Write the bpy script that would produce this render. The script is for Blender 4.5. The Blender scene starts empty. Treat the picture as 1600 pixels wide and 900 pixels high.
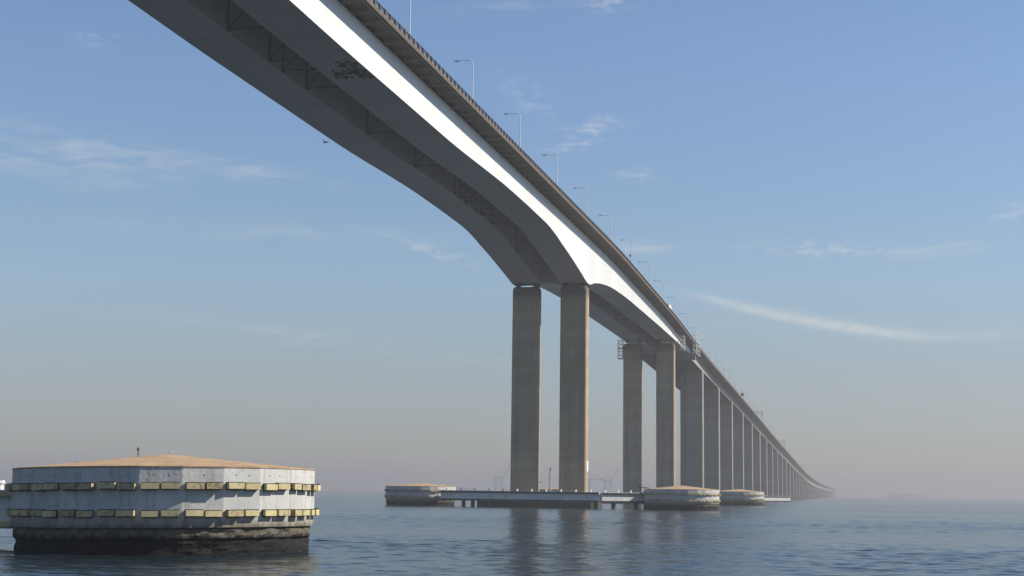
import bpy, math, random
import numpy as np
from mathutils import Vector, Matrix, noise
R = math.radians
random.seed(7)
scene = bpy.context.scene
COL = scene.collection

# ------------------------------------------------------------------ camera
F, YAW, PITCH, ROLL, CAM_H = 2357.6, 0.22483, 0.1342, 0.01312, 3.996
cy, sy, cp, sp = math.cos(YAW), math.sin(YAW), math.cos(PITCH), math.sin(PITCH)
fw = Vector((-sy*cp, cy*cp, sp)); rt = Vector((cy, sy, 0)); up = rt.cross(fw)
r2 = rt*math.cos(ROLL) + up*math.sin(ROLL); u2 = -rt*math.sin(ROLL) + up*math.cos(ROLL)
cam = bpy.data.cameras.new('camera')
cam.sensor_width = 36; cam.lens = F/1600*36; cam.clip_start = .5; cam.clip_end = 60000
camo = bpy.data.objects.new('camera', cam); COL.objects.link(camo)
m = Matrix((r2, u2, -fw)).transposed().to_4x4(); m.translation = (0, 0, CAM_H)
camo.matrix_world = m
scene.camera = camo

# ------------------------------------------------------------------ light
SUN_AZ, SUN_EL = R(77), R(40)          # azimuth from +Y towards +X
sun = bpy.data.lights.new('sun', 'SUN'); sun.energy = 4.6; sun.angle = R(.53); sun.color = (1, .91, .78)
so = bpy.data.objects.new('sun', sun); COL.objects.link(so)
sd = Vector((math.sin(SUN_AZ)*math.cos(SUN_EL), math.cos(SUN_AZ)*math.cos(SUN_EL), math.sin(SUN_EL)))
so.rotation_euler = sd.to_track_quat('Z', 'Y').to_euler()

W = bpy.data.worlds.new('World'); scene.world = W; W.use_nodes = True
nt = W.node_tree; N = nt.nodes; L = nt.links
for n in list(N): N.remove(n)
def nd(tree, typ, **kw):
    n = tree.nodes.new(typ)
    for k, v in kw.items(): setattr(n, k, v)
    return n
def lk(tree, a, b): tree.links.new(a, b)
def mth(tree, op, a, b=None, c=None, clamp=False):
    n = nd(tree, 'ShaderNodeMath', operation=op); n.use_clamp = clamp
    for i, v in enumerate((a, b, c)):
        if v is None: continue
        if hasattr(v, 'is_output'): lk(tree, v, n.inputs[i])
        else: n.inputs[i].default_value = v
    return n.outputs[0]
out = nd(nt, 'ShaderNodeOutputWorld'); bg = nd(nt, 'ShaderNodeBackground')
sky = nd(nt, 'ShaderNodeTexSky'); sky.sky_type = 'NISHITA'; sky.sun_disc = False
sky.sun_elevation = SUN_EL; sky.sun_rotation = SUN_AZ; sky.altitude = 0
sky.air_density = 1.0; sky.dust_density = .2; sky.ozone_density = 3.0
bg.inputs[1].default_value = .085
tc = nd(nt, 'ShaderNodeTexCoord'); sep = nd(nt, 'ShaderNodeSeparateXYZ'); lk(nt, tc.outputs['Generated'], sep.inputs[0])
az = mth(nt, 'MULTIPLY', mth(nt, 'ARCTAN2', sep.outputs[0], sep.outputs[1]), 57.2958)
el = mth(nt, 'MULTIPLY', mth(nt, 'ARCSINE', sep.outputs[2]), 57.2958)
cxy = nd(nt, 'ShaderNodeCombineXYZ'); lk(nt, az, cxy.inputs[0]); lk(nt, el, cxy.inputs[1])
def cloud_noise(sx, sy_, detail, seed, lo, hi, rot=0):
    mp = nd(nt, 'ShaderNodeMapping'); mp.inputs['Scale'].default_value = (sx, sy_, 1); mp.inputs['Location'].default_value = (seed, seed*.7, 0)
    mp.inputs['Rotation'].default_value = (0, 0, R(rot))
    lk(nt, cxy.outputs[0], mp.inputs[0])
    nz = nd(nt, 'ShaderNodeTexNoise'); nz.inputs['Scale'].default_value = 1; nz.inputs['Detail'].default_value = detail
    nz.inputs['Roughness'].default_value = .6; nz.inputs['Distortion'].default_value = .6
    lk(nt, mp.outputs[0], nz.inputs[0])
    mr = nd(nt, 'ShaderNodeMapRange'); mr.interpolation_type = 'SMOOTHSTEP'; lk(nt, nz.outputs[0], mr.inputs[0])
    mr.inputs[1].default_value = lo; mr.inputs[2].default_value = hi
    return mr.outputs[0]
def blob(ca, ce, ra, re, ang, k):
    c, s = math.cos(R(ang)), math.sin(R(ang))
    da = mth(nt, 'SUBTRACT', az, ca); de = mth(nt, 'SUBTRACT', el, ce)
    x = mth(nt, 'DIVIDE', mth(nt, 'ADD', mth(nt, 'MULTIPLY', da, c), mth(nt, 'MULTIPLY', de, s)), ra)
    y = mth(nt, 'DIVIDE', mth(nt, 'SUBTRACT', mth(nt, 'MULTIPLY', de, c), mth(nt, 'MULTIPLY', da, s)), re)
    r = mth(nt, 'ADD', mth(nt, 'MULTIPLY', x, x), mth(nt, 'MULTIPLY', y, y))
    return mth(nt, 'MULTIPLY', mth(nt, 'EXPONENT', mth(nt, 'MULTIPLY', r, -1)), k)
# long curved cirrus streak: elevation of its centre follows az
u_ = mth(nt, 'DIVIDE', mth(nt, 'ADD', az, 7.2), 13.5)            # 0 at its left end, 1 at its right end
cen = mth(nt, 'ADD', 5.82, mth(nt, 'MULTIPLY', mth(nt, 'POWER', mth(nt, 'MAXIMUM', mth(nt, 'SUBTRACT', .78, u_), 0), 1.5), 2.9))
wid = mth(nt, 'ADD', .10, mth(nt, 'MULTIPLY', mth(nt, 'MULTIPLY', u_, mth(nt, 'SUBTRACT', 1, u_)), .45))
q = mth(nt, 'DIVIDE', mth(nt, 'SUBTRACT', el, cen), mth(nt, 'MAXIMUM', wid, .05))
st = mth(nt, 'EXPONENT', mth(nt, 'MULTIPLY', mth(nt, 'MULTIPLY', q, q), -1))
endm = nd(nt, 'ShaderNodeFloatCurve'); lk(nt, u_, endm.inputs[1])
cv = endm.mapping.curves[0]; cv.points[0].location = (0, 0); cv.points[1].location = (1, .12)
for p_ in ((.1, .35), (.22, .85), (.5, 1), (.68, .8), (.76, .3)): cv.points.new(*p_)
endm.mapping.update()
st = mth(nt, 'MULTIPLY', st, endm.outputs[0])
st = mth(nt, 'MULTIPLY', st, mth(nt, 'ADD', .55, mth(nt, 'MULTIPLY', cloud_noise(.9, 4, 5, 3, .3, .7, 8), .45)))
st = mth(nt, 'MULTIPLY', st, .5)
nA = cloud_noise(.4, 2.2, 6, 11, .30, .80)
nB = cloud_noise(1.3, 4.5, 6, 25, .40, .70, -12)
wisps = [(-9.7, 13.8, 1.0, .32, 8, .42, nB), (-30.5, 12.0, 4.4, .9, -5, .34, nA), (-12.3, 14.9, 1.2, .5, -35, .22, nB), (-.6, 9.1, 2.8, .26, -3, .40, nB),
         (-15.9, 9.0, 1.8, .22, -14, .34, nB), (-7.9, 9.3, 1.2, .25, -2, .40, nA), (-24.0, 11.9, 3.5, .35, -6, .28, nA), (5.8, 10.4, .9, .3, 20, .35, nB),
         (-28.8, 16.2, .8, .25, 3, .28, nB), (-10.6, 13.1, 1.0, .2, 6, .3, nB), (-13.5, 18.2, 2.0, .25, 5, .22, nA), (-9.3, 18.4, .9, .3, 0, .35, nB),
         (-22, 9.6, 7, .35, 0, .2, nA), (3.5, 9.0, 1.6, .25, 5, .28, nA), (-20, 5.6, 6, .3, -6, .2, nA), (-8, 12.0, .9, .2, 0, .3, nB), (4, 5.9, 3.0, .25, 3, .16, nA)]
tot = st
for (ca, ce, ra, re, ang, k, nz) in wisps:
    tot = mth(nt, 'ADD', tot, mth(nt, 'MULTIPLY', blob(ca, ce, ra, re, ang, k), nz))
tot = mth(nt, 'MINIMUM', tot, .6)
mix = nd(nt, 'ShaderNodeMix', data_type='RGBA'); lk(nt, tot, mix.inputs[0]); 
hue = nd(nt, 'ShaderNodeMix', data_type='RGBA'); hue.blend_type = 'MULTIPLY'; hue.inputs[0].default_value = 1
lk(nt, sky.outputs[0], hue.inputs[6]); 
ramp = nd(nt, 'ShaderNodeValToRGB'); lk(nt, mth(nt, 'DIVIDE', el, 30.0, clamp=True), ramp.inputs[0])      # smog layer: the air near the horizon is greyer and dimmer
ramp.color_ramp.elements[0].color = (.61, .62, .67, 1); ramp.color_ramp.elements[1].color = (1.0, 1.05, 1.12, 1)
for e_, c_ in ((2, (.645, .625, .68, 1)), (4.6, (.80, .73, .74, 1)), (7.7, (.95, .93, .91, 1)), (15.4, (1.04, 1.06, 1.10, 1))):
    x_ = ramp.color_ramp.elements.new(e_/30); x_.color = c_
lk(nt, ramp.outputs[0], hue.inputs[7]); lk(nt, hue.outputs[2], mix.inputs[6])
mix.inputs[7].default_value = (7.0, 6.9, 6.5, 1)
lk(nt, mix.outputs[2], bg.inputs[0]); lk(nt, bg.outputs[0], out.inputs[0])

scene.view_settings.view_transform = 'Standard'; scene.view_settings.look = 'None'
scene.view_settings.gamma = 1; scene.view_settings.use_curve_mapping = False
scene.view_settings.exposure = 0.5
cyc = scene.cycles; cyc.use_denoising = True; cyc.volume_bounces = 1; cyc.max_bounces = 8
cyc.sample_clamp_indirect = 8; cyc.caustics_reflective = False; cyc.caustics_refractive = False

# ------------------------------------------------------------------ materials
def mat(name, color, rough=.7, var=.25, scale=.35, streak=0., streak_col=(.05, .05, .045), streak_scale=(1.2, 1.2, .06), bump=.0, bscale=6., metallic=0, spec=.4,
        lines=None, band=None, panel=None, wear=False):
    """procedural surface: base colour broken up by soft mottling, vertical run-off streaks, formwork lines, tide bands"""
    m = bpy.data.materials.new(name); m.use_nodes = True; t = m.node_tree
    b = t.nodes['Principled BSDF']; b.inputs['Roughness'].default_value = rough; b.inputs['Metallic'].default_value = metallic
    b.inputs['Specular IOR Level'].default_value = spec
    tc = nd(t, 'ShaderNodeTexCoord'); co = tc.outputs['Object']
    def nz(scale, detail=5, vec=(1, 1, 1), loc=0, rough_=.6):
        mp = nd(t, 'ShaderNodeMapping'); mp.inputs['Scale'].default_value = vec; mp.inputs['Location'].default_value = (loc, loc*1.3, loc*.6)
        lk(t, co, mp.inputs[0])
        n = nd(t, 'ShaderNodeTexNoise'); n.inputs['Scale'].default_value = scale; n.inputs['Detail'].default_value = detail; n.inputs['Roughness'].default_value = rough_
        lk(t, mp.outputs[0], n.inputs[0]); return n.outputs[0]
    def rng(v, a, b_, c, d):
        r = nd(t, 'ShaderNodeMapRange'); lk(t, v, r.inputs[0])
        for i, x in enumerate((a, b_, c, d)): r.inputs[i+1].default_value = x
        return r.outputs[0]
    def mixc(fac, A, B):
        x = nd(t, 'ShaderNodeMix', data_type='RGBA')
        if hasattr(fac, 'is_output'): lk(t, fac, x.inputs[0])
        else: x.inputs[0].default_value = fac
        for i, v in ((6, A), (7, B)):
            if hasattr(v, 'is_output'): lk(t, v, x.inputs[i])
            else: x.inputs[i].default_value = (*v, 1)
        return x.outputs[2]
    d = 1-var; lt = 1+var*.6
    c = mixc(rng(nz(scale), .3, .7, 0, 1), tuple(x*d for x in color), tuple(min(.95, x*lt) for x in color))
    c = mixc(rng(nz(scale*9, 4, loc=4), .45, .75, 0, var*.8), c, tuple(x*.72 for x in color))
    if streak: c = mixc(rng(nz(1, 4, streak_scale, 9), .52, .72, 0, streak), c, streak_col)
    s = nd(t, 'ShaderNodeSeparateXYZ'); lk(t, co, s.inputs[0])
    if lines:   # lift lines every `lines[0]` metres up the z axis
        per, wdt, k = lines
        fr = mth(t, 'FRACT', mth(t, 'DIVIDE', s.outputs[2], per))
        ln = mth(t, 'LESS_THAN', fr, wdt/per)
        lift = nd(t, 'ShaderNodeTexWhiteNoise', noise_dimensions='1D'); lk(t, mth(t, 'FLOOR', mth(t, 'DIVIDE', s.outputs[2], per)), lift.inputs['W'])
        c = mixc(mth(t, 'MULTIPLY', lift.outputs[0], .42), c, tuple(x*.62 for x in color))
        c = mixc(mth(t, 'MULTIPLY', ln, k), c, tuple(x*.4 for x in color))
    if panel:   # plate seams along y
        per, wdt, k = panel
        fr = mth(t, 'FRACT', mth(t, 'DIVIDE', s.outputs[1], per))
        c = mixc(mth(t, 'MULTIPLY', mth(t, 'LESS_THAN', fr, wdt/per), k), c, tuple(x*.55 for x in color))
        lift = nd(t, 'ShaderNodeTexWhiteNoise', noise_dimensions='1D'); lk(t, mth(t, 'FLOOR', mth(t, 'DIVIDE', s.outputs[1], per)), lift.inputs['W'])
        c = mixc(mth(t, 'MULTIPLY', lift.outputs[0], .2), c, tuple(x*.6 for x in color))
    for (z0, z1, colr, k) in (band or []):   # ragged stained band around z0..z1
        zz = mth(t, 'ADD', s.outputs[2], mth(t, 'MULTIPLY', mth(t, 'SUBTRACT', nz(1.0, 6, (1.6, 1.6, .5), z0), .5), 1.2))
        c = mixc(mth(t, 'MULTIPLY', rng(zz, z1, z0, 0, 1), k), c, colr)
    if wear:    # every block has aged differently
        oi = nd(t, 'ShaderNodeObjectInfo')
        c = mixc(rng(oi.outputs['Random'], .25, 1, 0, .75), c, (.30, .25, .14)); 
        sc_ = mth(t, 'ADD', nz(3.5, 5, (1, 1, 1), 21), mth(t, 'MULTIPLY', oi.outputs['Random'], .12))
        c = mixc(rng(sc_,   .62, .70, 0, .6), c, (.12, .062, .03))
    lk(t, c, b.inputs['Base Color'])
    if bump:
        bp = nd(t, 'ShaderNodeBump'); bp.inputs['Strength'].default_value = bump; bp.inputs['Distance'].default_value = .1
        lk(t, nz(bscale, 6), bp.inputs['Height']); lk(t, bp.outputs[0], b.inputs['Normal'])
    return m

M = {}
M['white_steel'] = mat('white_steel_paint', (.74, .75, .74), .45, .05, .08, .10, (.35, .33, .30), (.5, .5, .05), panel=(10, .14, .38))
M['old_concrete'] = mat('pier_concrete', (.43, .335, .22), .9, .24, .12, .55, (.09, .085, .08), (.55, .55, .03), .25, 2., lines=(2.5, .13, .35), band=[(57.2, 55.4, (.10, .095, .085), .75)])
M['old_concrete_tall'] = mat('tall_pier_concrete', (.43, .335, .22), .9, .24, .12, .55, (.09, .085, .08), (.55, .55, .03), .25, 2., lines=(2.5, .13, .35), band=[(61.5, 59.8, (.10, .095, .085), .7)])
M['far_concrete'] = mat('viaduct_concrete', (.31, .285, .245), .9, .18, .06, .32, (.14, .135, .125), (.45, .45, .03), lines=(3.2, .16, .25))
M['girder_concrete'] = mat('girder_concrete', (.32, .31, .29), .85, .15, .05, .15, (.2, .19, .18), (.4, .4, .05), panel=(5, .15, .25))
M['asphalt'] = mat('asphalt', (.05, .05, .05), .9, .2, .5)
M['parapet'] = mat('weathered_parapet', (.135, .105, .08), .9, .3, .8, .4, (.10, .075, .055), (1.5, 1.5, .3))
M['bracket'] = mat('grey_bracket_steel', (.19, .18, .165), .7, .3, .6)
M['stringer'] = mat('stringer_steel', (.20, .195, .18), .7, .25, .6)
M['under'] = mat('dark_deck_plate', (.07, .066, .06), .8, .3, .5)  # one dark, lightly mottled colour over the whole deck plate
M['dark_steel'] = mat('dark_steel', (.055, .057, .06), .6, .25, 1)
M['grey_steel'] = mat('galvanised_steel', (.52, .54, .56), .45, .12, 1)
M['lamp_paint'] = mat('pale_lamp_paint', (.72, .73, .74), .4, .06, 1)
M['white_paint'] = mat('white_paint', (.78, .78, .76), .5, .08, 1)
M['fender_wall'] = mat('fender_wall_concrete', (.50, .50, .48), .85, .2, .45, .55, (.16, .155, .135), (2.2, 2.2, .2), .3, 4.,
                       band=[(1.5, 2.05, (.045, .052, .038), .9), (2.0, 2.5, (.22, .16, .09), .35)])
M['barnacle'] = mat('barnacle_crust', (.135, .12, .09), .95, .7, 1.6, 0, bump=1., bscale=5., band=[(.85, 1.15, (.009, .0085, .008), 1.)])
M['roof'] = mat('sandy_roof', (.40, .275, .165), .95, .3, .9, .35, (.22, .15, .09), (.9, .9, .9), .4, 6.)
M['cream'] = mat('cream_fender', (.58, .50, .27), .8, .22, 1.2, .35, (.24, .14, .05), (3, 3, .5), wear=True)
M['black'] = mat('black_rubber', (.02, .02, .02), .8, .2, 1)
M['hole'] = mat('drain_hole', (.015, .015, .015), .9, .1, 1)
M['wet'] = mat('wet_dark_concrete', (.06, .058, .052), .7, .4, .8, 0, bump=.5, bscale=3.)
M['paint_mark'] = mat('old_black_paint', (.022, .022, .024), .8, .5, 1.5)
M['bird'] = mat('dark_feathers', (.03, .03, .032), .8, .2, 4)
M['gull'] = mat('white_feathers', (.7, .7, .68), .8, .1, 4)
M['crane'] = mat('crane_paint', (.30, .34, .40), .7, .15, .05)
M['hull'] = mat('ship_hull', (.20, .23, .28), .7, .15, .05)
M['truck_box'] = mat('truck_box', (.78, .78, .77), .5, .06, .5)
M['glass'] = mat('dark_glass', (.02, .025, .03), .1, .1, 1)

# ------------------------------------------------------------------ mesh helpers
class MB:
    def __init__(s): s.v = []; s.f = []; s.mi = []
    def add(s, vs, fs, mi=0):
        o = len(s.v); s.v += [tuple(p) for p in vs]; s.f += [tuple(i+o for i in f) for f in fs]; s.mi += [mi]*len(fs); return s
    def box(s, x0, x1, y0, y1, z0, z1, mi=0):
        return s.add([(x0, y0, z0), (x1, y0, z0), (x1, y1, z0), (x0, y1, z0), (x0, y0, z1), (x1, y0, z1), (x1, y1, z1), (x0, y1, z1)],
                     [(0, 3, 2, 1), (4, 5, 6, 7), (0, 1, 5, 4), (1, 2, 6, 5), (2, 3, 7, 6), (3, 0, 4, 7)], mi)
    def cbox(s, x0, x1, y0, y1, z0, z1, c, mi=0):      # box with chamfered vertical corners
        ring = [(x0+c, y0), (x1-c, y0), (x1, y0+c), (x1, y1-c), (x1-c, y1), (x0+c, y1), (x0, y1-c), (x0, y0+c)]
        return s.prism(ring, z0, z1, mi)
    def prism(s, ring, z0, z1, mi=0):
        n = len(ring)
        vs = [(x, y, z0) for x, y in ring]+[(x, y, z1) for x, y in ring]
        fs = [tuple(reversed(range(n))), tuple(range(n, 2*n))]+[(i, (i+1) % n, n+(i+1) % n, n+i) for i in range(n)]
        return s.add(vs, fs, mi)
    def beam(s, p, q, w, h=None, mi=0):
        h = h or w; p = Vector(p); q = Vector(q); d = (q-p).normalized()
        a = d.cross(Vector((0, 0, 1)))
        if a.length < 1e-3: a = Vector((1, 0, 0))
        a.normalize(); b = a.cross(d)
        vs = [c+a*(sx*w/2)+b*(sz*h/2) for c in (p, q) for sx, sz in ((-1, -1), (1, -1), (1, 1), (-1, 1))]
        return s.add(vs, [(0, 3, 2, 1), (4, 5, 6, 7), (0, 1, 5, 4), (1, 2, 6, 5), (2, 3, 7, 6), (3, 0, 4, 7)], mi)
    def tube(s, pts, r, n=8, mi=0):
        pts = [Vector(p) for p in pts]; rs = r if isinstance(r, (list, tuple)) else [r]*len(pts)
        vs = []; fs = []
        for i, p in enumerate(pts):
            d = (pts[min(i+1, len(pts)-1)]-pts[max(i-1, 0)]).normalized()
            a = d.cross(Vector((0, 1, 0)))
            if a.length < 1e-2: a = d.cross(Vector((1, 0, 0)))
            a.normalize(); b = d.cross(a)
            for k in range(n):
                t = 2*math.pi*k/n; vs.append(p+a*(math.cos(t)*rs[i])+b*(math.sin(t)*rs[i]))
        for i in range(len(pts)-1):
            for k in range(n): fs.append((i*n+k, i*n+(k+1) % n, (i+1)*n+(k+1) % n, (i+1)*n+k))
        fs += [tuple(reversed(range(n))), tuple(range((len(pts)-1)*n, len(pts)*n))]
        return s.add(vs, fs, mi)
    def loft(s, rings, mi=0, close=True):
        n = len(rings[0]); vs = [p for r in rings for p in r]; fs = []
        for i in range(len(rings)-1):
            for k in range(n): fs.append((i*n+k, i*n+(k+1) % n, (i+1)*n+(k+1) % n, (i+1)*n+k))
        if close: fs += [tuple(reversed(range(n))), tuple(range((len(rings)-1)*n, len(rings)*n))]
        return s.add(vs, fs, mi)
    def build(s, name, mats, parent=None, origin=(0, 0, 0), smooth=False):
        me = bpy.data.meshes.new(name); ox, oy, oz = origin
        me.from_pydata([(x-ox, y-oy, z-oz) for x, y, z in s.v], [], s.f)
        if not isinstance(mats, (list, tuple)): mats = [mats]
        for mm in mats: me.materials.append(mm)
        me.polygons.foreach_set('material_index', s.mi)
        import bmesh
        bm = bmesh.new(); bm.from_mesh(me); bmesh.ops.recalc_face_normals(bm, faces=bm.faces); bm.to_mesh(me); bm.free()
        if smooth: me.polygons.foreach_set('use_smooth', [True]*len(me.polygons))
        o = bpy.data.objects.new(name, me); COL.objects.link(o)
        if parent is not None: o.parent = parent
        else: o.location = origin
        return o
def thing(name, label, cat, loc, group=None):
    o = bpy.data.objects.new(name, None); COL.objects.link(o); o.location = loc; o.empty_display_size = 1
    o['label'] = label; o['category'] = cat
    if group: o['group'] = group
    return o
def tag(o, label, cat, group=None):
    o['label'] = label; o['category'] = cat
    if group: o['group'] = group
    return o
def dup(root, loc, label, group=None, rot=None):
    kids = {}
    for o in COL.objects:
        if o.parent: kids.setdefault(o.parent.name, []).append(o)
    r = root.copy(); COL.objects.link(r); r.location = loc; r['label'] = label
    if group: r['group'] = group
    if rot is not None: r.rotation_euler = rot
    for ch in kids.get(root.name, []):
        c = ch.copy(); COL.objects.link(c); c.parent = r
        for g in kids.get(ch.name, []):
            d = g.copy(); COL.objects.link(d); d.parent = c
    return r
def pchip(xs, ys):
    xs = np.array(xs, float); ys = np.array(ys, float); h = np.diff(xs); dl = np.diff(ys)/h
    d = np.zeros(len(xs)); d[0] = dl[0]; d[-1] = dl[-1]
    for i in range(1, len(xs)-1):
        if dl[i-1]*dl[i] > 0:
            w1 = 2*h[i]+h[i-1]; w2 = h[i]+2*h[i-1]; d[i] = (w1+w2)/(w1/dl[i-1]+w2/dl[i])
    def f(x):
        i = int(np.clip(np.searchsorted(xs, x)-1, 0, len(h)-1)); t = (x-xs[i])/h[i]
        return float((2*t**3-3*t**2+1)*ys[i]+(t**3-2*t**2+t)*h[i]*d[i]+(-2*t**3+3*t**2)*ys[i+1]+(t**3-t**2)*h[i]*d[i+1])
    return f

# ------------------------------------------------------------------ measures of the bridge (metres)
Y1 = 397.8                                   # the main pier in view; the bridge runs along +y
XS = -69.93; GW = 7.2; XI = XS-GW; XLR = XS-13.2; XLL = XLR-GW
XC = (XS+XLL)/2; XR = -66.5; XRL = 2*XC-XR   # centre line and deck edges
JOINT = 655.0
rail = pchip([-320, 100, 250, 340, 421, 500, 575, 615, 655, 701, 800, 916, 1034, 1277, 1665, 2137, 2450, 2783, 3500, 5200],
             [70.5, 74.0, 74.25, 74.5, 74.7, 73.4, 71.7, 70.2, 68.6, 67.2, 64.8, 62.0, 59.0, 52.6, 43.6, 33.6, 29.6, 27.6, 25.8, 24.0])
zbs = pchip([-70, 45, 60, 75, 85, 98, 118, 136, 144, 160, 200, 250, 303, 340, 351, 359, 368, 377, 387, 397.8, 409, 420, 443, 478, 531, 600, 655],
            [65, 65, 64.4, 63, 61.6, 59.9, 62.5, 64.7, 65.6, 66.1, 65.8, 65.8, 66.7, 66.35, 65.65, 64.7, 63.7, 62.55, 61.2, 59.9, 61.6, 62.9, 64.4, 65.0, 65.0, 64.75, 64.3])
web_top = lambda y: rail(y)-2.15
def ysteps(a, b, n): return [a+(b-a)*i/n for i in range(n+1)]

# ------------------------------------------------------------------ water and haze
def water_material():
    m = bpy.data.materials.new('sea_water'); m.use_nodes = True; t = m.node_tree; b = t.nodes['Principled BSDF']
    b.inputs['Base Color'].default_value = (.009, .019, .026, 1); b.inputs['IOR'].default_value = 1.333
    b.inputs['Specular IOR Level'].default_value = .5
    tc = nd(t, 'ShaderNodeTexCoord')
    def nz(scale, vec, detail, rough=.55, dist=0., rot=0):
        mp = nd(t, 'ShaderNodeMapping'); mp.inputs['Scale'].default_value = vec; mp.inputs['Rotation'].default_value = (0, 0, R(rot)); lk(t, tc.outputs['Object'], mp.inputs[0])
        n = nd(t, 'ShaderNodeTexNoise'); n.inputs['Scale'].default_value = scale; n.inputs['Detail'].default_value = detail; n.inputs['Roughness'].default_value = rough
        n.inputs['Distortion'].default_value = dist; lk(t, mp.outputs[0], n.inputs[0]); return n.outputs[0]
    patch = nz(.012, (.45, 1.6, 1), 4, .6, .4, 12)
    pr = nd(t, 'ShaderNodeMapRange'); lk(t, patch, pr.inputs[0])
    for i, v in enumerate((.36, .64, .45, 1.25)): pr.inputs[i+1].default_value = v
    h = mth(t, 'ADD', mth(t, 'MULTIPLY', nz(.16, (.6, 1.0, 1), 3, .5, .3, 20), 1.5), mth(t, 'MULTIPLY', nz(.62, (.7, 1.0, 1), 4, .55, .4, 8), .55))
    h = mth(t, 'ADD', h, mth(t, 'MULTIPLY', nz(2.3, (.8, 1, 1), 3, .5), .13))
    h = mth(t, 'MULTIPLY', h, pr.outputs[0])
    bp = nd(t, 'ShaderNodeBump'); bp.inputs['Strength'].default_value = 1; bp.inputs['Distance'].default_value = .2
    lk(t, h, bp.inputs['Height']); lk(t, bp.outputs[0], b.inputs['Normal'])
    b.inputs['Roughness'].default_value = .15
    return m
S = 19000
def water_sheet():
    """one sheet of sea: real waves where they can be seen as waves, flat towards the horizon"""
    na, rr = 900, []
    r = 42.0
    while r < 1000: rr.append(r); r *= 1.0019
    while r < 18500: rr.append(r); r *= 1.06
    rr = np.array(rr); nr = len(rr); th = np.radians(np.linspace(-42, 18, na))
    T, Q = np.meshgrid(th, rr); X = Q*np.sin(T); Y = Q*np.cos(T)
    rs = np.random.RandomState(4); H = np.zeros_like(X)
    low = np.zeros_like(X)
    for i in range(14):
        lam = rs.uniform(35, 190); a = rs.uniform(-.5, .5)+math.pi/2*.97; k = 2*math.pi/lam
        low += np.sin(k*(X*math.cos(a)*.5+Y*math.sin(a))+rs.uniform(0, 6.28))
    amp = np.clip(.95+.12*low, .45, 1.5)
    sp = Q*.0019
    for i in range(120):
        lam = .38*(7.5/.38)**rs.uniform(0, 1); a = math.pi/2+rs.normal(0, .62); k = 2*math.pi/lam
        slope = SLOPE*(1.0 if lam < 1.8 else (1.8/lam)**.9); A = slope/k
        fade = np.clip(lam/(sp*2.2)-1, 0, 1)
        ph = k*(X*math.cos(a)+Y*math.sin(a))+rs.uniform(0, 6.28)+1.1*low*min(1, lam/4)
        H += A*fade*np.sin(ph)
    edge = np.clip((T-th[0])/.03, 0, 1)*np.clip((th[-1]-T)/.03, 0, 1)*np.clip((Q-42)/6, 0, 1)*np.clip((980-Q)/300, 0, 1)
    H *= amp*edge
    co = np.stack([X, Y, H], -1).reshape(-1, 3)
    idx = np.arange(nr*na).reshape(nr, na)
    quads = np.stack([idx[:-1, :-1], idx[:-1, 1:], idx[1:, 1:], idx[1:, :-1]], -1).reshape(-1, 4)
    extra = []; faces = []
    def v(x, y): extra.append((x, y, 0)); return nr*na+len(extra)-1
    c = [v(-S, -S), v(S, -S), v(S, S), v(-S, S)]; o_ = v(0, 0)
    inner = [int(i) for i in idx[0]]; outer = [int(i) for i in idx[-1]]; lft = [int(i) for i in idx[:, 0]]; rgt = [int(i) for i in idx[:, -1]]
    faces.append([o_]+list(reversed(inner)))
    faces.append([c[3]]+list(outer)+[c[2]])
    faces.append([c[0], o_]+lft+[c[3]]); faces.append([o_, c[1], c[2]]+list(reversed(rgt))); faces.append([c[0], c[1], o_])
    co = np.vstack([co, np.array(extra)])
    me = bpy.data.meshes.new('water'); me.vertices.add(len(co)); me.vertices.foreach_set('co', co.ravel().astype(np.float32))
    loops = np.concatenate([quads[:, ::-1].ravel()]+[np.array(f) for f in faces]).astype(np.int32)
    tot_ = np.concatenate([np.full(len(quads), 4), [len(f) for f in faces]]).astype(np.int32)
    me.loops.add(len(loops)); me.loops.foreach_set('vertex_index', loops)
    me.polygons.add(len(tot_)); me.polygons.foreach_set('loop_start', np.concatenate([[0], np.cumsum(tot_)[:-1]]).astype(np.int32))
    me.polygons.foreach_set('use_smooth', np.ones(len(tot_), bool))
    me.update(calc_edges=True); me.validate()
    me.materials.append(water_material())
    o = bpy.data.objects.new('water', me); COL.objects.link(o); return o
SLOPE = .0118
wo = water_sheet(); wo['kind'] = 'structure'

HAZE = .00033
hz = MB().box(-S-500, S+500, -S-500, S+500, -1, 90).build('haze', [])
hz['kind'] = 'stuff'
hm = bpy.data.materials.new('haze_air'); hm.use_nodes = True; t = hm.node_tree
for n in list(t.nodes):
    if n.type != 'OUTPUT_MATERIAL': t.nodes.remove(n)
pv = nd(t, 'ShaderNodeVolumePrincipled'); pv.inputs['Density'].default_value = HAZE; pv.inputs['Color'].default_value = (.59, .575, .585, 1); pv.inputs['Anisotropy'].default_value = .25
lk(t, pv.outputs[0], [n for n in t.nodes if n.type == 'OUTPUT_MATERIAL'][0].inputs['Volume'])
hz.data.materials.append(hm)

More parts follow.
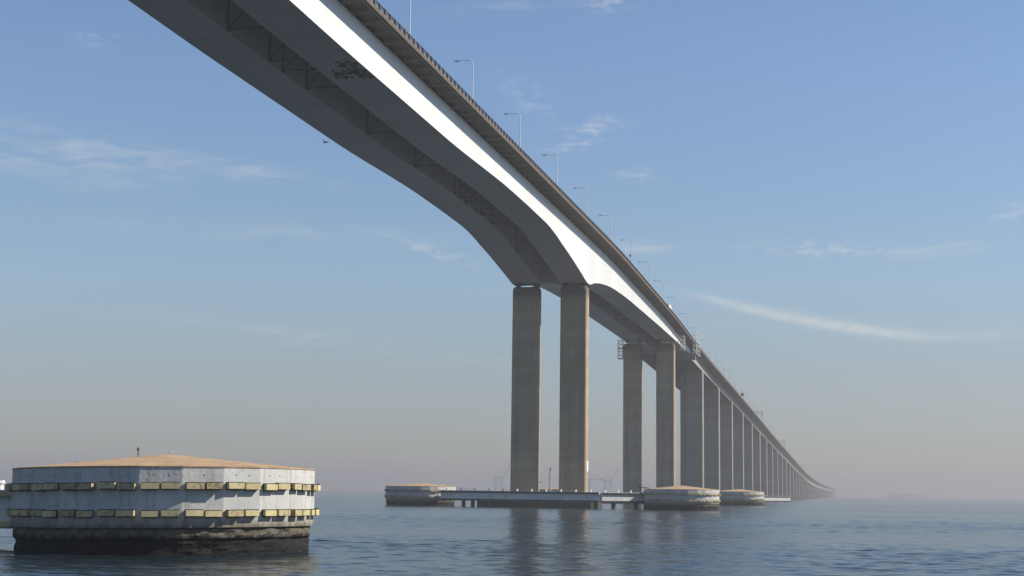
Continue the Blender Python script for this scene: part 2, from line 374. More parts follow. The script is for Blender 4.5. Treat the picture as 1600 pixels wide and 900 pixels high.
# ------------------------------------------------------------------ steel main span
O = (XC, Y1, 58)
steel = thing('steel_bridge_span', 'white twin box girder steel main span arching down onto the tall twin concrete columns', 'bridge', O)
ys = sorted(set([-70+5*i for i in range(145)]+[float(x) for x in np.arange(60, 140, 2)]+[float(x) for x in np.arange(336, 450, 2)]+[JOINT]))
def girder(x0, x1):
    g = MB()
    rings = []
    for y in ys:
        zb, zt = zbs(y), web_top(y)
        rings.append([(x0, y, zb), (x1, y, zb), (x1, y, zt), (x0, y, zt)])
    g.loft(rings)
    # bottom flange lip
    for x in (x0-.12, x1):
        g.loft([[(x, y, zbs(y)-.004), (x+.12, y, zbs(y)-.004), (x+.12, y, zbs(y)+.05), (x, y, zbs(y)+.05)] for y in ys])
    return g
def deck_slab(a, b, step, xl, xr, ztop, th):
    d = MB(); n = max(1, int((b-a)/step))
    d.loft([[(xl, y, ztop(y)-th), (xr, y, ztop(y)-th), (xr, y, ztop(y)), (xl, y, ztop(y))] for y in ysteps(a, b, n)])
    return d
girder(XI, XS).build('girder', M['white_steel'], steel, O)
girder(XLL, XLR).build('girder', M['white_steel'], steel, O)
deck_slab(-70, JOINT, 5, XRL+.3, XR-.3, lambda y: rail(y)-1.30, .32).build('deck_plate', [M['under']], steel, O)
deck_slab(-70, JOINT, 5, XRL+.7, XR-.7, lambda y: rail(y)-1.20, .094).build('roadway', M['asphalt'], steel, O)
for s, xo in ((1, XR), (-1, XRL)):
    d = MB(); n = 145
    d.loft([[(xo-.3*s, y, rail(y)-1.62), (xo, y, rail(y)-1.62), (xo, y, rail(y)-.98), (xo-.3*s, y, rail(y)-.98)] for y in ysteps(-70, JOINT, n)])
    d.build('fascia_beam', M['parapet'], steel, O)
    d = MB()
    d.loft([[(xo-.26*s, y, rail(y)-.16), (xo-.08*s, y, rail(y)-.16), (xo-.08*s, y, rail(y)), (xo-.26*s, y, rail(y))] for y in ysteps(-70, JOINT, n)])
    d.loft([[(xo-.2*s, y, rail(y)-.5), (xo-.12*s, y, rail(y)-.5), (xo-.12*s, y, rail(y)-.42), (xo-.2*s, y, rail(y)-.42)] for y in ysteps(-70, JOINT, n)])
    d.build('guard_rail', M['dark_steel'], steel, O)
def post_mb(y, mb=None):
    z = rail(y); mb = mb or MB()
    return mb.box(XR-.27, XR+.06, y-.16, y+.16, z-1.05, z-.05)
post_ys = [195+2.5*i for i in range(100)]
for y in post_ys: post_mb(y).build('rail_post', M['parapet'], steel, O)
d = MB()
for y in [-68+2.5*i for i in range(105)]+[445+2.5*i for i in range(84)]: post_mb(y, d)
o = d.build('rail_post', M['parapet'], steel, O); o['kind'] = 'stuff'
def bracket_mb(y, mb=None):
    mb = mb or MB(); z = rail(y)-1.624
    for dy in (-.28, .28):
        mb.add([(XS, y+dy-.06, z), (XR-.3, y+dy-.06, z), (XR-.3, y+dy-.06, z-.3), (XS, y+dy-.06, z-.7),
                (XS, y+dy+.06, z), (XR-.3, y+dy+.06, z), (XR-.3, y+dy+.06, z-.3), (XS, y+dy+.06, z-.7)],
               [(0, 1, 2, 3), (7, 6, 5, 4), (0, 4, 5, 1), (1, 5, 6, 2), (2, 6, 7, 3), (3, 7, 4, 0)])
    return mb
br = [180+5*i for i in range(95)]
for y in br: bracket_mb(y).build('bracket', M['bracket'], steel, O)
d = MB()
for y in [-68+5*i for i in range(50)]: bracket_mb(y, d)
o = d.build('bracket', M['bracket'], steel, O); o['kind'] = 'stuff'
d = MB()
for k in range(5):
    x = XS+.45+k*.6
    d.loft([[(x, y, rail(y)-1.78), (x+.14, y, rail(y)-1.78), (x+.14, y, rail(y)-1.623), (x, y, rail(y)-1.623)] for y in ysteps(-70, JOINT, 145)])
d.build('deck_stringer', M['stringer'], steel, O)
for y in (126, 146, 166, 186.3, 201.4, 206.8, 216.8, 247.1, 276.5, 306.3, 311.2, 316.2, 324.2, 330.7, 340.8, 367, 450, 490, 530, 570, 610):
    f = MB(); zb = zbs(y)+.35; zt = rail(y)-1.7
    f.beam((XLR+.05, y, zb), (XI-.05, y, zb), .16, .2); f.beam((XLR+.12, y, zb), (XLR+.12, y, zt), .2, .16)
    f.beam((XLR+.1, y, zb), (XI-.1, y, zt), .16, .16); f.beam((XLR+.05, y, zt), (XI-.05, y, zt), .16, .2)
    f.box(XLR+.02, XLR+.55, y-.05, y+.05, zb-.28, zb+.3)
    f.build('cross_frame', M['dark_steel'], steel, O)
for yy in (98.0, Y1):      # closed diaphragm between the girders over the main piers
    f = MB(); f.box(XLR+.02, XI-.02, yy-.4, yy+.4, zbs(yy)+.5, rail(yy)-1.7); f.build('diaphragm', M['white_steel'], steel, O)
# old illegible painted marks under the near girder
random.seed(3); g = MB()
for (xa, xb, ya, yb, n) in ((-73.2, -70.6, 202.8, 205.2, 12), (-75.8, -70.2, 206.6, 211.4, 44)):
    for i in range(n):
        x = random.uniform(xa, xb); y = random.uniform(ya, yb); a = random.uniform(.16, .55); b_ = random.uniform(.2, .9); k = 9
        ph = random.random()*6; z = zbs(y)-.006-.0009*i
        pts = [(min(XS-.05, max(XI+.05, x+a*math.cos(q_)*(1+.3*math.sin(3*q_+ph)))), y+b_*math.sin(q_)*(1+.3*math.cos(2*q_+ph))) for q_ in [2*math.pi*j/k for j in range(k)]]
        g.prism(pts, z-.02, z+.012)
g.build('paint_mark', M['paint_mark'], steel, O)

# ------------------------------------------------------------------ concrete viaduct
def XRV(y): return XR+1.0*min(1, max(0, (y-JOINT)/105))
def railv(y):
    s_ = XRV(y)/XR
    return CAM_H+s_*(rail(y/s_)-CAM_H)
OV = (XC, JOINT, 55)
via = thing('concrete_viaduct', 'long grey concrete box girder viaduct sloping away from the white span into the haze', 'bridge', OV)
zbc = pchip([655, 701, 952, 1039, 1122, 1208, 1297, 1382, 1464, 1560, 1650, 1738, 2127, 2307, 2602, 3225, 4210, 5200],
            [61.9, 60.7, 54.7, 52.3, 49.7, 47.6, 45.2, 43.1, 40.9, 38.7, 36.6, 34.4, 26.2, 22.6, 19.4, 17.9, 17.2, 16.5])
XCO = -68.85; CW = 7.6
yv = [JOINT+.15]+[660+10*i for i in range(455)]
for x0, x1 in ((XCO-CW, XCO), (2*XC-XCO, 2*XC-XCO+CW)):
    s = 1 if x1 == XCO else -1
    xo, xi = (x1, x0) if s == 1 else (x0, x1)
    g = MB(); rings = []
    for y in yv:
        a, b_ = zbc(y)+.02, railv(y)-1.45
        rings.append([(xi, y, a), (xo-.55*s, y, a), (xo-.5*s, y, a+.3), (xo-.75*s, y, a+.34), (xo-.75*s, y, b_), (xi, y, b_)])
    g.loft(rings); g.build('girder', M['girder_concrete'], via, OV)
d = MB(); d.loft([[(XRL, y, railv(y)-1.15), (XRL+3, y, railv(y)-1.4), (XRV(y)-3, y, railv(y)-1.4), (XRV(y), y, railv(y)-1.15), (XRV(y), y, railv(y)-1.0), (XRL, y, railv(y)-1.0)] for y in yv])
d.build('deck_slab', M['girder_concrete'], via, OV)
d = MB(); d.loft([[(XRL+.6, y, railv(y)-.996), (XRV(y)-.6, y, railv(y)-.996), (XRV(y)-.6, y, railv(y)-.95), (XRL+.6, y, railv(y)-.95)] for y in yv])
d.build('roadway', M['asphalt'], via, OV)
for s, xf in ((1, XRV), (-1, lambda y: XRL)):
    d = MB(); d.loft([[(xf(y)-.35*s, y, railv(y)-1.2), (xf(y)+.03*s, y, railv(y)-1.2), (xf(y)+.03*s, y, railv(y)-.02), (xf(y)-.2*s, y, railv(y)-.02)] for y in yv])
    d.build('parapet', M['parapet'], via, OV)
d = MB(); d.box(XRL+1, XR-1.2, JOINT-.1, JOINT+1.4, zbc(JOINT)-.1, web_top(JOINT)-.5)
d.build('end_crossbeam', M['girder_concrete'], via, OV)

# ------------------------------------------------------------------ steel-span piers (twin columns)
def steel_pier(y, ztop, label, cross=False):
    o3 = (XC, y, 0)
    t = thing('bridge_pier', label, 'pier', o3, 'twin column piers of the white steel span')
    th = 4.0
    for x0, x1 in ((XI, XS), (XLL, XLR)):
        c = MB(); c.cbox(x0, x1, y-th/2, y+th/2, 2.2, ztop-1.1, .28)
        c.cbox(x0+.02, x1-.02, y-th/2+.02, y+th/2-.02, ztop-1.1, ztop-.35, .4)
        c.cbox(x0+.25, x1-.25, y-th/2+.25, y+th/2-.25, ztop-.35, ztop, .6)
        co = c.build('column', M['old_concrete_tall' if cross else 'old_concrete'], t, o3)
        zg = zbs(y)-.003
        for xx in (x0+1.25, x1-1.25):
            b = MB(); b.prism([(xx-.75, y-1.1), (xx+.75, y-1.1), (xx+.75, y+1.1), (xx-.75, y+1.1)], ztop, ztop+.22)
            b.tube([(xx, y-.95, (ztop+zg)/2+.1), (xx, y+.95, (ztop+zg)/2+.1)], .34, 14)
            b.prism([(xx-.95, y-1.2), (xx+.95, y-1.2), (xx+.95, y+1.2), (xx-.95, y+1.2)], zg-.22, zg)
            b.build('bearing', M['dark_steel'], t, o3)
        hh = MB()    # dark skirt plates whose cut-out leaves an oval gap between column and girder
        for sy in (-1, 1):
            pts = []; n = 14
            for i in range(n+1):
                u = i/n; x = x0+.6+(x1-x0-1.2)*u; z = zg-.05-.55*(abs(2*u-1)**4)*(zg-ztop)
                pts.append((x, z))
            ring = pts+[(x1-.3, zg+.25), (x0+.3, zg+.25)]
            nn = len(ring); ya, yb = y+sy*1.55-.04, y+sy*1.55+.04
            hh.add([(x, ya, z) for x, z in ring]+[(x, yb, z) for x, z in ring],
                   [tuple(range(nn)), tuple(reversed(range(nn, 2*nn)))]+[(i, (i+1) % nn, nn+(i+1) % nn, nn+i) for i in range(nn)])
        hh.build('bearing_skirt', M['dark_steel'], t, o3)
    p = MB(); p.cbox(XLL-8.5, XS+2.5, y-2.05, y+11, -2, 2.25, 1.0); p.build('pile_cap', M['wet'], t, o3)
    if cross:
        b = MB(); b.box(XLR+.01, XI-.01, y-1.2, y+1.2, ztop-6.4, ztop-4.6); b.build('crossbeam', M['old_concrete'], t, o3)
    return t
p1 = steel_pier(Y1, 59.05, 'tall twin column concrete pier under the arched haunch of the white span')
sg = MB(); sg.box(XS+.003, XS+.05, Y1-.2, Y1+1.9, 9.6, 12.4); sg.build('tide_board', M['white_paint'], p1, (XC, Y1, 0))
steel_pier(98.0, 59.05, 'twin column concrete pier beside the large near caisson, outside the left edge')
steel_pier(Y1+200, 63.15, 'twin column concrete pier behind the tallest one, with ladder cage at its head', True)

# ------------------------------------------------------------------ viaduct piers
ORD = ['first', 'second', 'third', 'fourth', 'fifth', 'sixth', 'seventh', 'eighth', 'ninth', 'tenth', 'eleventh', 'twelfth', 'thirteenth', 'fourteenth']
for k in range(47):
    y = 701+84.6*k
    if k < 14: lab = f'broad grey viaduct pier, {ORD[k]} one past the end of the white steel span'
    else: lab = 'pale distant viaduct pier fading into haze at the low far end of the bridge'
    o3 = (XC, y, 0); zt = zbc(y)
    t = thing('viaduct_pier', lab, 'pier', o3, 'viaduct piers marching into the haze')
    for s in (1, -1):
        xo = XCO if s == 1 else -88.8
        a, b_ = sorted((xo, xo-(7.7 if s == 1 else 6.5)*s)); c = MB()
        c.cbox(a, b_, y-2.7, y+2.7, 1.9, zt-.02, .25)
        if s == 1: a, b_ = sorted((xo-7.7*s, xo-10.3*s)); c.box(a, b_, y-1.2, y+1.4, 1.9, zt-.8)
        c.build('column', M['far_concrete'], t, o3)
    p = MB(); p.cbox(2*XC-XCO-1.5, XCO+1.5, y-5, y+5, -1.5, 2.0, 1.0); p.build('pile_cap', M['wet'], t, o3)

# ------------------------------------------------------------------ mooring caissons of the pier protection rings
RC, HC = 9.6, 5.1
def caisson(loc, label):
    t = thing('fender_caisson', label, 'caisson', loc, 'round concrete fender caissons at the main piers')
    n = 24; off = math.pi/n+R(-66.5)        # one facet looks at the boat
    rv = RC/math.cos(math.pi/n)*.998
    ring = [(rv*math.cos(2*math.pi*i/n+off), rv*math.sin(2*math.pi*i/n+off)) for i in range(n)]
    wl = MB()
    vs = []
    for z, k in ((1.5, .985), (1.5, 1), (HC, 1), (HC, .97), (HC-.12, .97)):
        vs.append([(x*k, y*k, z) for x, y in ring])
    wl.loft(vs)
    for i in range(n):    # drain holes near the top of each panel, cast joints at the corners
        a0 = 2*math.pi*(i+.5)/n+off
        c, s = math.cos(a0), math.sin(a0); rr = RC*.998
        for tpos in ((-.42, .48) if i % 3 else (.05,)):
            x, y = rr*c-s*tpos, rr*s+c*tpos
            wl.tube([(x-c*.05, y-s*.05, HC-.48), (x+c*.012, y+s*.012, HC-.48)], .042, 6, 1)
    wl.build('wall', [M['fender_wall'], M['hole']], t)
    b = MB(); rows = 16; seg = 192; vs = []; fs = []
    for j in range(rows+1):
        z = -1+2.49*j/rows
        for i in range(seg):
            a = 2*math.pi*i/seg; r_ = RC*.985
            nzv = noise.fractal(Vector((math.cos(a)*9, math.sin(a)*9, z*2.4)), .9, 2.1, 4)
            r_ += .16*nzv + (-.16 if z < .75 else .0) - .25*max(0, -z)
            if j == rows: r_ = RC*.97
            vs.append((r_*math.cos(a), r_*math.sin(a), z))
    for j in range(rows):
        for i in range(seg): fs.append((j*seg+i, j*seg+(i+1) % seg, (j+1)*seg+(i+1) % seg, (j+1)*seg+i))
    b.add(vs, fs); b.build('base', M['barnacle'], t)
    rf = MB(); vs = []; k0 = 1.004; steps = (1.0, .8, .6, .4, .2, .04)
    vs.append([(x*k0, y*k0, HC-.02) for x, y in ring])
    for k in steps: vs.append([(x*k*k0, y*k*k0, HC+.06+(1-k)*1.0) for x, y in ring])
    rf.loft(vs); rf.build('roof', M['roof'], t)
    rng_ = random.Random(5)
    me_cache = []
    for row, (z0, z1) in enumerate(((3.78, 4.14), (2.18, 2.53))):
        for i in range(n):
            a0 = 2*math.pi*(i+.5)/n+off; c, s = math.cos(a0), math.sin(a0)
            for sgn in (-1, 1):
                mid = sgn*.585; hw = .525; dz = rng_.uniform(-.035, .035); dp = rng_.uniform(-.07, .05); hw += rng_.uniform(-.06, .02); mid += rng_.uniform(-.03, .03)
                fb = MB()
                def P(u, rr, z): return (rr*c-s*u, rr*s+c*u, z)
                def bx(ua, ub, ra, rb, za, zb, mi):
                    fb.add([P(ua, ra, za), P(ub, ra, za), P(ub, rb, za), P(ua, rb, za), P(ua, ra, zb), P(ub, ra, zb), P(ub, rb, zb), P(ua, rb, zb)],
                           [(0, 3, 2, 1), (4, 5, 6, 7), (0, 1, 5, 4), (1, 2, 6, 5), (2, 3, 7, 6), (3, 0, 4, 7)], mi)
                r0 = RC*.999
                bx(mid-hw, mid+hw, r0+.14, r0+.40+dp, z0+dz, z1+dz, 0)
                bx(mid-hw+.04, mid+hw-.04, r0, r0+.138, z0+dz-.05, z1+dz+.05, 1)
                bx(mid-hw-.015, mid+hw+.015, r0+.1, r0+.36+dp, z1+dz+.003, z1+dz+.05, 1)
                fb.build('fender_block', [M['cream'], M['black']], t)
    return t
CX = -44.2
near = caisson((CX, Y1-300-5.3, 0), 'large white round caisson in the left foreground with sandy cone roof')
near.rotation_euler = (R(-.25), R(-.9), 0)
dup(near, (CX, Y1-5.3, 0), 'white round caisson in front of the second pier, right end of the fender beam', rot=(0, 0, 0))
dup(near, (-117.3, Y1+5.6, 0), 'shaded round caisson at the left end of the long fender beam', rot=(0, 0, 0))
dup(near, (CX-.5, Y1+194.7, 0), 'round caisson just right of and behind the one at the beam end', rot=(0, 0, 0))
dup(near, (-117.3, Y1+205, 0), 'distant caisson roof seen low between the two columns of the tallest pier', rot=(0, 0, 0))

# lantern post on the near roof and gulls
t = thing('beacon_post', 'short beacon post on the sandy roof of the near caisson', 'beacon', (-46.3, 92.3, 5.75))
a = MB(); a.tube([(0, 0, 0), (0, 0, .62)], .035, 8); a.box(-.14, .14, -.14, .14, -.05, .03); a.build('pole', M['dark_steel'], t)
a = MB(); a.tube([(0, 0, .60), (0, 0, .66), (0, 0, .78), (0, 0, .84)], [.06, .09, .09, .03], 10); a.build('lantern', M['parapet'], t)
def bird(loc, wings, mm, name, label, scale, rz=0):
    b = MB()
    prof = [(-.5, .01), (-.42, .05), (-.2, .10), (0, .12), (.18, .09), (.28, .055), (.34, .065), (.40, .055), (.44, .02), (.52, .004)]
    b.tube([(0, x, .0+(.06 if x > .25 else 0)) for x, _ in prof], [r_ for _, r_ in prof], 10)
    if wings:
        for s in (-1, 1):
            rings = []
            for u, ch, z, sw in ((0, .22, .04, 0), (.35, .24, .20, .05), (.7, .17, .26, .0), (1.0, .03, .22, -.12)):
                x = s*(.05+u*.75); rings.append([(x, sw+ch*.5, z), (x, sw, z+.025), (x, sw-ch*.5, z), (x, sw, z-.01)])
            b.loft(rings)
        b.loft([[(-.04, -.4, 0), (.04, -.4, 0), (.04, -.4, .02), (-.04, -.4, .02)], [(-.12, -.62, 0), (.12, -.62, 0), (.12, -.62, .01), (-.12, -.62, .01)]])
    else:
        for s in (-1, 1):
            b.tube([(s*.045, .0, -.06), (s*.045, .02, -.27)], .013, 6)
            b.loft([[(s*.10, .15, .0), (s*.125, .12, .05), (s*.105, .1, -.05)], [(s*.11, -.2, .02), (s*.13, -.2, .05), (s*.10, -.22, -.02)], [(s*.02, -.6, .0), (s*.03, -.6, .02), (s*.01, -.6, -.01)]])
    o = b.build(name, mm, None, (0, 0, 0), True); o.location = loc; o.scale = (scale,)*3; o.rotation_euler = (0, 0, rz)
    tag(o, label, 'bird'); return o
bird((-73.4, 200, 53.2), True, M['bird'], 'bird', 'small dark bird gliding in the sky below the white girder', .95, 1.1)
bird((-50.7, 92.3, 5.62), False, M['gull'], 'gull', 'white gull standing on the left slope of the near caisson roof', .45, 1.2)
bird((-43.9, 92.3, 6.26), False, M['gull'], 'gull', 'white gull standing on the peak of the near caisson roof', .4, -1.4)

# ------------------------------------------------------------------ fender beams
def fender_beam(pts, z0, z1, label, piles, name='fender_beam', posts=True, th=1.6, blocks='black'):
    p0 = Vector((*pts[0], 0)); t = thing(name, label, 'fender beam', p0, None); o3 = tuple(p0)
    wl = MB()
    for i in range(len(pts)-1):
        a = Vector((*pts[i], 0)); b = Vector((*pts[i+1], 0)); d = (b-a).normalized(); nrm = Vector((d.y, -d.x, 0))
        e = .0
        q = [a-nrm*th*.5, b-nrm*th*.5, b+nrm*th*.5, a+nrm*th*.5]
        if i: q[0] = q[0]+d*.02; q[3] = q[3]+d*.02
        wl.prism([(x.x, x.y) for x in q], z0+.002*i, z1+.002*i)
    wl.build('wall', M['fender_wall_low' if posts else 'sunlit_wall'], t, o3)
    for i in range(len(pts)-1):
        a = Vector((*pts[i], 0)); b = Vector((*pts[i+1], 0)); d = (b-a).normalized(); nrm = Vector((d.y, -d.x, 0)); ln = (b-a).length
        for (za, zb) in ((z1-.45, z1-.1), (z0+.15, z0+.5)):
            m_ = int(ln/2.6)
            for j in range(m_):
                c = a+d*(ln*(j+.5)/m_); hw = ln/m_/2-.03
                e0 = c-d*hw+nrm*(th*.5+.003); e1 = c+d*hw+nrm*(th*.5+.003); f1 = e1+nrm*.4; f0 = e0+nrm*.4
                fb = MB().prism([(v.x, v.y) for v in (e0, e1, f1, f0)], za, zb); fb.build('fender_block', M[blocks], t, o3)
        if posts:
            m_ = int(ln/4.2)
            for j in range(m_+1):
                c = a+d*(ln*(j+.35)/(m_+1))
                fb = MB(); fb.tube([(c.x, c.y, z1), (c.x, c.y, z1+.35), (c.x, c.y, z1+.42), (c.x, c.y, z1+.6)], [.22, .2, .3, .26], 10)
                fb.build('bollard', M['white_paint'], t, o3)
    for (u, off) in piles:
        a = Vector((*pts[0], 0)); b = Vector((*pts[1], 0)) if u <= 1 else Vector((*pts[2], 0))
        if u > 1: a = Vector((*pts[1], 0)); u = u-1
        c = a.lerp(b, u); d = (b-a).normalized(); nrm = Vector((d.y, -d.x, 0)); c = c+nrm*off
        fb = MB().tube([(c.x, c.y, -3), (c.x, c.y, z0)], .55, 12); fb.build('pile', M['wet'], t, o3)
    return t
M['sunlit_wall'] = mat('pale_wall_concrete', (.66, .65, .62), .85, .12, .4, .2, (.3, .3, .28))
M['fender_wall_low'] = mat('fender_beam_concrete', (.66, .67, .66), .85, .16, .4, .3, (.21, .21, .19), (1.2, 1.2, .12))
fender_beam([(-109.2, 396.3), (-64.3, 386.0), (-49.5, 399.0)], 1.5, 4.15, 'long shaded horizontal fender beam on piles in front of the tallest pier',
            [(.14, -.2), (.2, -.2), (.24, -.2), (.31, -.2), (.9, -.2), (.97, -.2), (1.2, 0), (1.55, 0), (1.7, 0)])
fender_beam([(-108, 92.2), (-53.3, 91.6)], 1.15, 3.7, 'end of a dark fender beam joining the large near caisson at the left edge',
            [(.4, 0), (.6, 0), (.8, 0), (.9, 0)], blocks='cream')
fender_beam([(-62.0, 856), (-38.0, 884)], .4, 3.5, 'low sunlit fender wall behind the caissons, at the foot of the far piers',
            [(.1, 0), (.3, 0), (.5, 0), (.7, 0), (.9, 0)], posts=False)

# davits and mast on the pier platform
def davit(loc, h, arm, label):
    t = thing('davit_crane', label, 'davit', loc)
    a = MB(); a.tube([(0, 0, 0), (0, 0, h)], [.16, .12], 10); a.build('post', M['dark_steel'], t)
    a = MB(); a.beam((-.7, 0, h*.78), (arm, 0, h*.74), .16, .2); a.beam((0, 0, h), (arm*.55, 0, h*.76), .07); a.build('arm', M['dark_steel'], t)
davit((-85.9, 400, 2.25), 5.9, 3.3, 'small dark davit with horizontal arm at the foot of the tallest left column')
davit((-56.2, 402, 2.25), 4.3, 2.4, 'tiny dark davit arm beside the second pier above the beam end')
t = thing('lattice_mast', 'slim pale lattice mast standing between the two columns of the tallest pier', 'mast', (-80.6, 401.5, 2.25))
a = MB(); hm_ = 7.4
for sx, sy_ in ((-1, -1), (1, -1), (1, 1), (-1, 1)): a.beam((sx*.3, sy_*.3, 0), (sx*.22, sy_*.22, hm_), .07)
for i in range(8):
    z = i*hm_/8; z2 = (i+1)*hm_/8
    for (p_, q_) in (((-.3, -.3), (.3, -.3)), ((.3, -.3), (.3, .3)), ((.3, .3), (-.3, .3)), ((-.3, .3), (-.3, -.3))):
        k0, k1 = 1-.27*z/hm_, 1-.27*z2/hm_
        a.beam((p_[0]*k0, p_[1]*k0, z), (q_[0]*k1, q_[1]*k1, z2), .045); a.beam((p_[0]*k0, p_[1]*k0, z), (q_[0]*k0, q_[1]*k0, z), .045)
a.build('tower', M['grey_steel'], t)
a = MB(); a.tube([(0, 0, hm_), (0, 0, hm_+.35), (0, 0, hm_+.8), (0, 0, hm_+.95)], [.12, .17, .15, .03], 8); a.build('lantern', M['dark_steel'], t)

# ------------------------------------------------------------------ ladder cages and the access tower at the joint
def cage(name, label, x0, x1, y0, y1, z0, z1, mm, lifts, base_plate=True, r_=.09):
    t = thing(name, label, 'scaffold', ((x0+x1)/2, (y0+y1)/2, z0)); o3 = tuple(t.location)
    a = MB()
    for x in (x0, x1):
        for y in (y0, y1): a.tube([(x, y, z0), (x, y, z1)], r_, 6)
    b = a; dz = (z1-z0)/lifts
    for i in range(lifts+1):
        z = z0+i*dz
        for p, q_ in (((x0, y0), (x1, y0)), ((x1, y0), (x1, y1)), ((x1, y1), (x0, y1)), ((x0, y1), (x0, y0))): b.beam((*p, z), (*q_, z), r_*1.3)
        if i < lifts:
            b.beam((x0, y0, z), (x1, y0, z+dz), r_); b.beam((x1, y1, z), (x1, y0, z+dz), r_)
    b.build('frame', mm, t, o3)
    if base_plate:
        c = MB()
        for z in (z0+.05, z0+(z1-z0)*.55): c.box(x0-.05, x1+.05, y0-.05, y1+.05, z, z+.1)
        c.build('platform', M['grey_steel'], t, o3)
    return t
cage('access_scaffold', 'white scaffold tower on the bridge side where the white span ends', XR+.25, XR+1.5, 633, 648, 62.6, 71.9, M['white_paint'], 5)
cage('ladder_cage', 'hanging ladder cage at the head of the second pier left column', XLL-2.0, XLL-.3, Y1+197, Y1+200, 57.2, 64.6, M['dark_steel'], 5)
cage('ladder_cage', 'hanging ladder cage beside the white girder just before the scaffold tower', XR-2.2, XR-.9, 606, 612, 61.8, 67.4, M['grey_steel'], 4)
cage('walkway_scaffold', 'tangled walkway scaffold between the two columns of the second pier', XLR+.6, XI-.6, Y1+197, Y1+202, 58.9, 62.6, M['dark_steel'], 2)

# ------------------------------------------------------------------ street lamps along the right parapet
def lamp_parts(t):
    h = 9.1
    a = MB(); pts = [(0, 0, 0), (0, 0, 3), (0, 0, h-.7)]; rr = [.13, .11, .085]
    for i in range(1, 6):
        q_ = i/5*math.pi/2; pts.append((-.7*(1-math.cos(q_)), 0, h-.7+.7*math.sin(q_))); rr.append(.08)
    pts.append((-2.6, 0, h+.05)); rr.append(.055)
    a.tube(pts, rr, 8); a.box(-.22, .22, -.22, .22, 0, .12); a.build('pole', M['lamp_paint'], t)
    b = MB(); b.loft([[(-2.5, -.1, h-.02), (-2.5, .1, h-.02), (-2.5, .1, h+.12), (-2.5, -.1, h+.12)], [(-2.9, -.2, h-.12), (-2.9, .2, h-.12), (-2.9, .18, h+.14), (-2.9, -.18, h+.14)],
                      [(-3.5, -.16, h-.1), (-3.5, .16, h-.1), (-3.5, .14, h+.06), (-3.5, -.14, h+.06)]])
    b.build('lamp_head', M['lamp_paint'], t)
LORD = ['', 'first', 'second', 'third', 'fourth', 'fifth', 'sixth', 'seventh', 'eighth', 'ninth', 'tenth']
lamp0 = None
for i in range(28):
    y = 219.7+40*i
    lab = ('slim street lamp on the parapet, cut off by the top edge' if i == 0 else
           f'slim street lamp on the parapet, {LORD[i]} below the one cut by the top edge' if i <= 8 else
           'tiny street lamp on the distant descending parapet of the viaduct')
    loc = (XRV(y)-.75, y, railv(y)-1.2)
    g = 'street lamps along the bridge parapet' if i <= 8 else 'tiny lamps on the distant parapet'
    if lamp0 is None:
        lamp0 = thing('street_lamp', lab, 'street lamp', loc, g); lamp_parts(lamp0)
    else: dup(lamp0, loc, lab, g)

# ------------------------------------------------------------------ sign gantries, a sign and traffic on the far deck
def gantry(y, label):
    z = railv(y)-1.0; XR = XRV(y); o3 = (XC, y, z); t = thing('sign_gantry', label, 'gantry', o3, None)
    for x in (XRL+.5, XR+.6):
        a = MB(); a.beam((x, y-.5, z), (x, y-.5, z+7.4), .3); a.beam((x, y+.5, z), (x, y+.5, z+7.4), .3)
        for k in range(6): a.beam((x, y-.5, z+k*1.2), (x, y+.5, z+(k+1)*1.2), .14)
        a.build('post', M['grey_steel'], t, o3)
    a = MB()
    for zz in (5.6, 7.2):
        for dy in (-.5, .5): a.beam((XRL-.2, y+dy, z+zz), (XR+1.3, y+dy, z+zz), .22)
    n = 18
    for k in range(n):
        xa = XRL-.2+(XR-XRL+1.5)*k/n; xb = XRL-.2+(XR-XRL+1.5)*(k+1)/n
        a.beam((xa, y-.5, z+5.6), (xb, y-.5, z+7.2), .12); a.beam((xa, y-.5, z+7.2), (xa, y+.5, z+5.6), .12)
    a.build('truss', M['grey_steel'], t, o3)
    for x in (-73, -86):
        a = MB(); a.box(x-2.2, x+2.2, y-.9, y-.75, z+5.0, z+7.7); a.build('sign_panel', M['dark_steel'], t, o3)
gantry(1085, 'nearest sign gantry truss sticking up over the viaduct deck')
gantry(1430, 'middle sign gantry truss over the viaduct, lower down the slope')
gantry(1960, 'farthest faint sign gantry over the viaduct near the bend')
t = thing('road_sign', 'small square road sign standing on the viaduct parapet', 'road sign', (XRV(905)-.2, 905, railv(905)-.1))
a = MB(); a.tube([(0, 0, 0), (0, 0, 2.2)], .08, 8); a.build('post', M['grey_steel'], t)
a = MB(); a.box(-.75, .75, -.14, -.08, 1.2, 3.0); a.build('sign_panel', M['parapet'], t)
t = thing('camera_pole', 'thin pole with a small dark box above the parapet past the main pier', 'pole', (XR-.4, 455, rail(455)-1.2))
a = MB(); a.tube([(0, 0, 0), (0, 0, 3.0)], .06, 8); a.build('pole', M['grey_steel'], t)
a = MB(); a.box(-.25, .25, -.3, .3, 3.0, 3.55); a.tube([(0, -.3, 3.25), (0, -.5, 3.22)], .1, 8); a.build('camera_housing', M['dark_steel'], t)
y = 566; z = rail(y)-1.2; o3 = (XR-2.6, y, z)
t = thing('truck', 'white box truck just visible over the parapet above the second pier', 'truck', o3)
a = MB(); a.cbox(-1.25, 1.25, -4.2, 3.0, .9, 4.0, .08); a.build('cargo_box', M['truck_box'], t)
a = MB(); a.loft([[(-1.2, 3.1, .6), (1.2, 3.1, .6), (1.2, 3.1, 3.0), (-1.2, 3.1, 3.0)], [(-1.2, 4.3, .6), (1.2, 4.3, .6), (1.2, 4.3, 2.9), (-1.2, 4.3, 2.9)], [(-1.15, 5.0, .6), (1.15, 5.0, .6), (1.15, 4.95, 1.7), (-1.15, 4.95, 1.7)]])
a.build('cab', M['truck_box'], t)
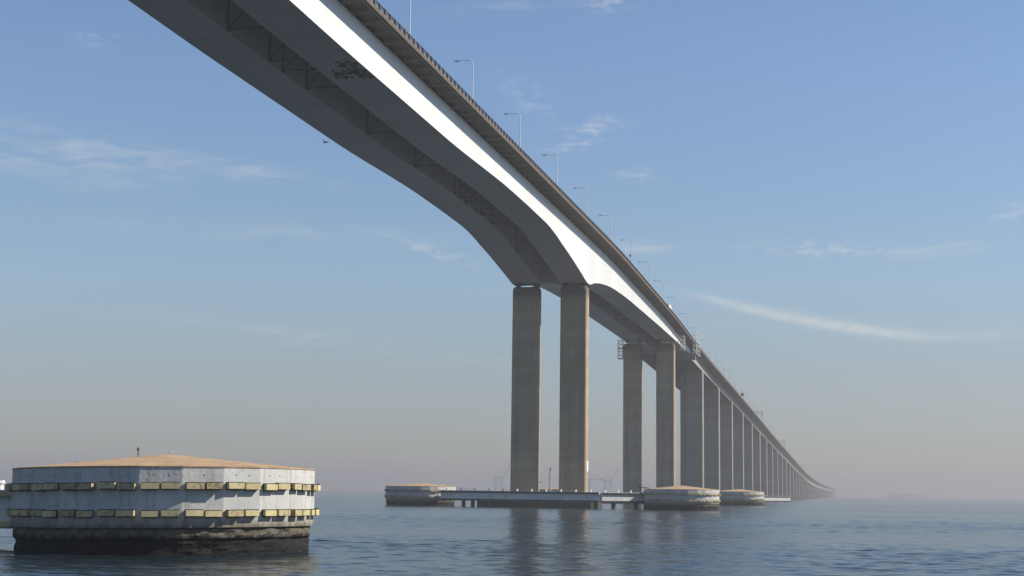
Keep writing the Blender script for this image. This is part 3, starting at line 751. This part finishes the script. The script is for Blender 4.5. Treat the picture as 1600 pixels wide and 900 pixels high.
a = MB(); a.add([(-1.05, 4.40, 2.75), (1.05, 4.40, 2.75), (1.02, 4.99, 1.75), (-1.02, 4.99, 1.75), (-1.05, 4.34, 2.7), (1.05, 4.34, 2.7), (1.02, 4.92, 1.72), (-1.02, 4.92, 1.72)],
                [(0, 1, 2, 3), (7, 6, 5, 4), (0, 4, 5, 1), (1, 5, 6, 2), (2, 6, 7, 3), (3, 7, 4, 0)]); a.build('windscreen', M['glass'], t)
for sx in (-1, 1):
    for yy in (-2.6, 3.7):
        a = MB(); a.tube([(sx*1.2-.18*sx, yy, .5), (sx*1.22, yy, .5)], .5, 16); a.build('wheel', M['black'], t)

# ------------------------------------------------------------------ far harbour shapes in the haze
def crane(x, y, s, boom_up, label):
    t = thing('container_crane', label, 'crane', (x, y, 0), 'harbour cranes in the haze')
    a = MB()
    for sx in (-9, 9):
        for dy in (-8, 8): a.beam((sx*s, dy, 0), (sx*s*.9, dy, 34*s), 2.2)
        a.beam((sx*s, -8, 14*s), (sx*s, 8, 14*s), 1.8)
    for z in (14*s, 33*s): a.beam((-9*s, -8, z), (9*s, -8, z), 2.0)
    a.beam((-9*s, -8, 14*s), (9*s, -8, 33*s), 1.2)
    a.build('portal', M['crane'], t)
    a = MB(); a.beam((-14*s, 0, 36*s), (12*s, 0, 36*s), 3, 3); a.beam((4*s, 0, 36*s), (2*s, 0, 54*s), 1.8); a.beam((-12*s, 0, 37*s), (2*s, 0, 54*s), .9)
    e = (44*s, 0, 37*s) if not boom_up else (26*s, 0, 66*s)
    a.beam((10*s, 0, 36*s), e, 2.4); a.beam((2*s, 0, 54*s), e, .9); a.build('boom', M['crane'], t)
YF = 4300
crane(-1015, YF, 1.25, True, 'faint harbour crane with raised boom left of the tallest pier')
crane(-757, YF, 1.12, False, 'faint harbour crane right of the tallest pier, nearer the column')
crane(-695, YF, 1.08, True, 'faint harbour crane with raised boom in the gap right of the tallest pier')
def ship(x, y, ln, label, tall, boxes):
    t = thing('cargo_ship', label, 'ship', (x, y, 0))
    a = MB(); rings = []
    for u, wd, z in ((0, 7, 9), (.04, 9, 9), (.85, 9, 8), (.95, 5, 9.5), (1, .5, 10.5)):
        xx = (u-.5)*ln; rings.append([(xx, -wd, z), (xx, -wd*.8, -1), (xx, wd*.8, -1), (xx, wd, z)])
    a.loft(rings); a.build('hull', M['hull'], t)
    a = MB(); a.box(-.46*ln, -.32*ln, -7, 7, 9, 9+tall); a.box(-.43*ln, -.37*ln, -3, 3, 9+tall, 14+tall); a.build('bridge_house', M['white_paint'], t)
    a = MB(); rn = random.Random(int(abs(x)))
    for k in range(boxes):
        xa = -.28*ln+k*.6*ln/boxes; a.box(xa, xa+.55*ln/boxes, -8, 8, 8.6, 10+rn.choice((3, 6, 8)))
    a.build('container_stack', M['crane'], t)
ship(200, 6500, 170, 'faint cargo ship in the haze right of the far end of the bridge', 14, 7)
ship(-1390, 5300, 210, 'faint cargo ship on the hazy horizon left of the tallest pier', 18, 9)
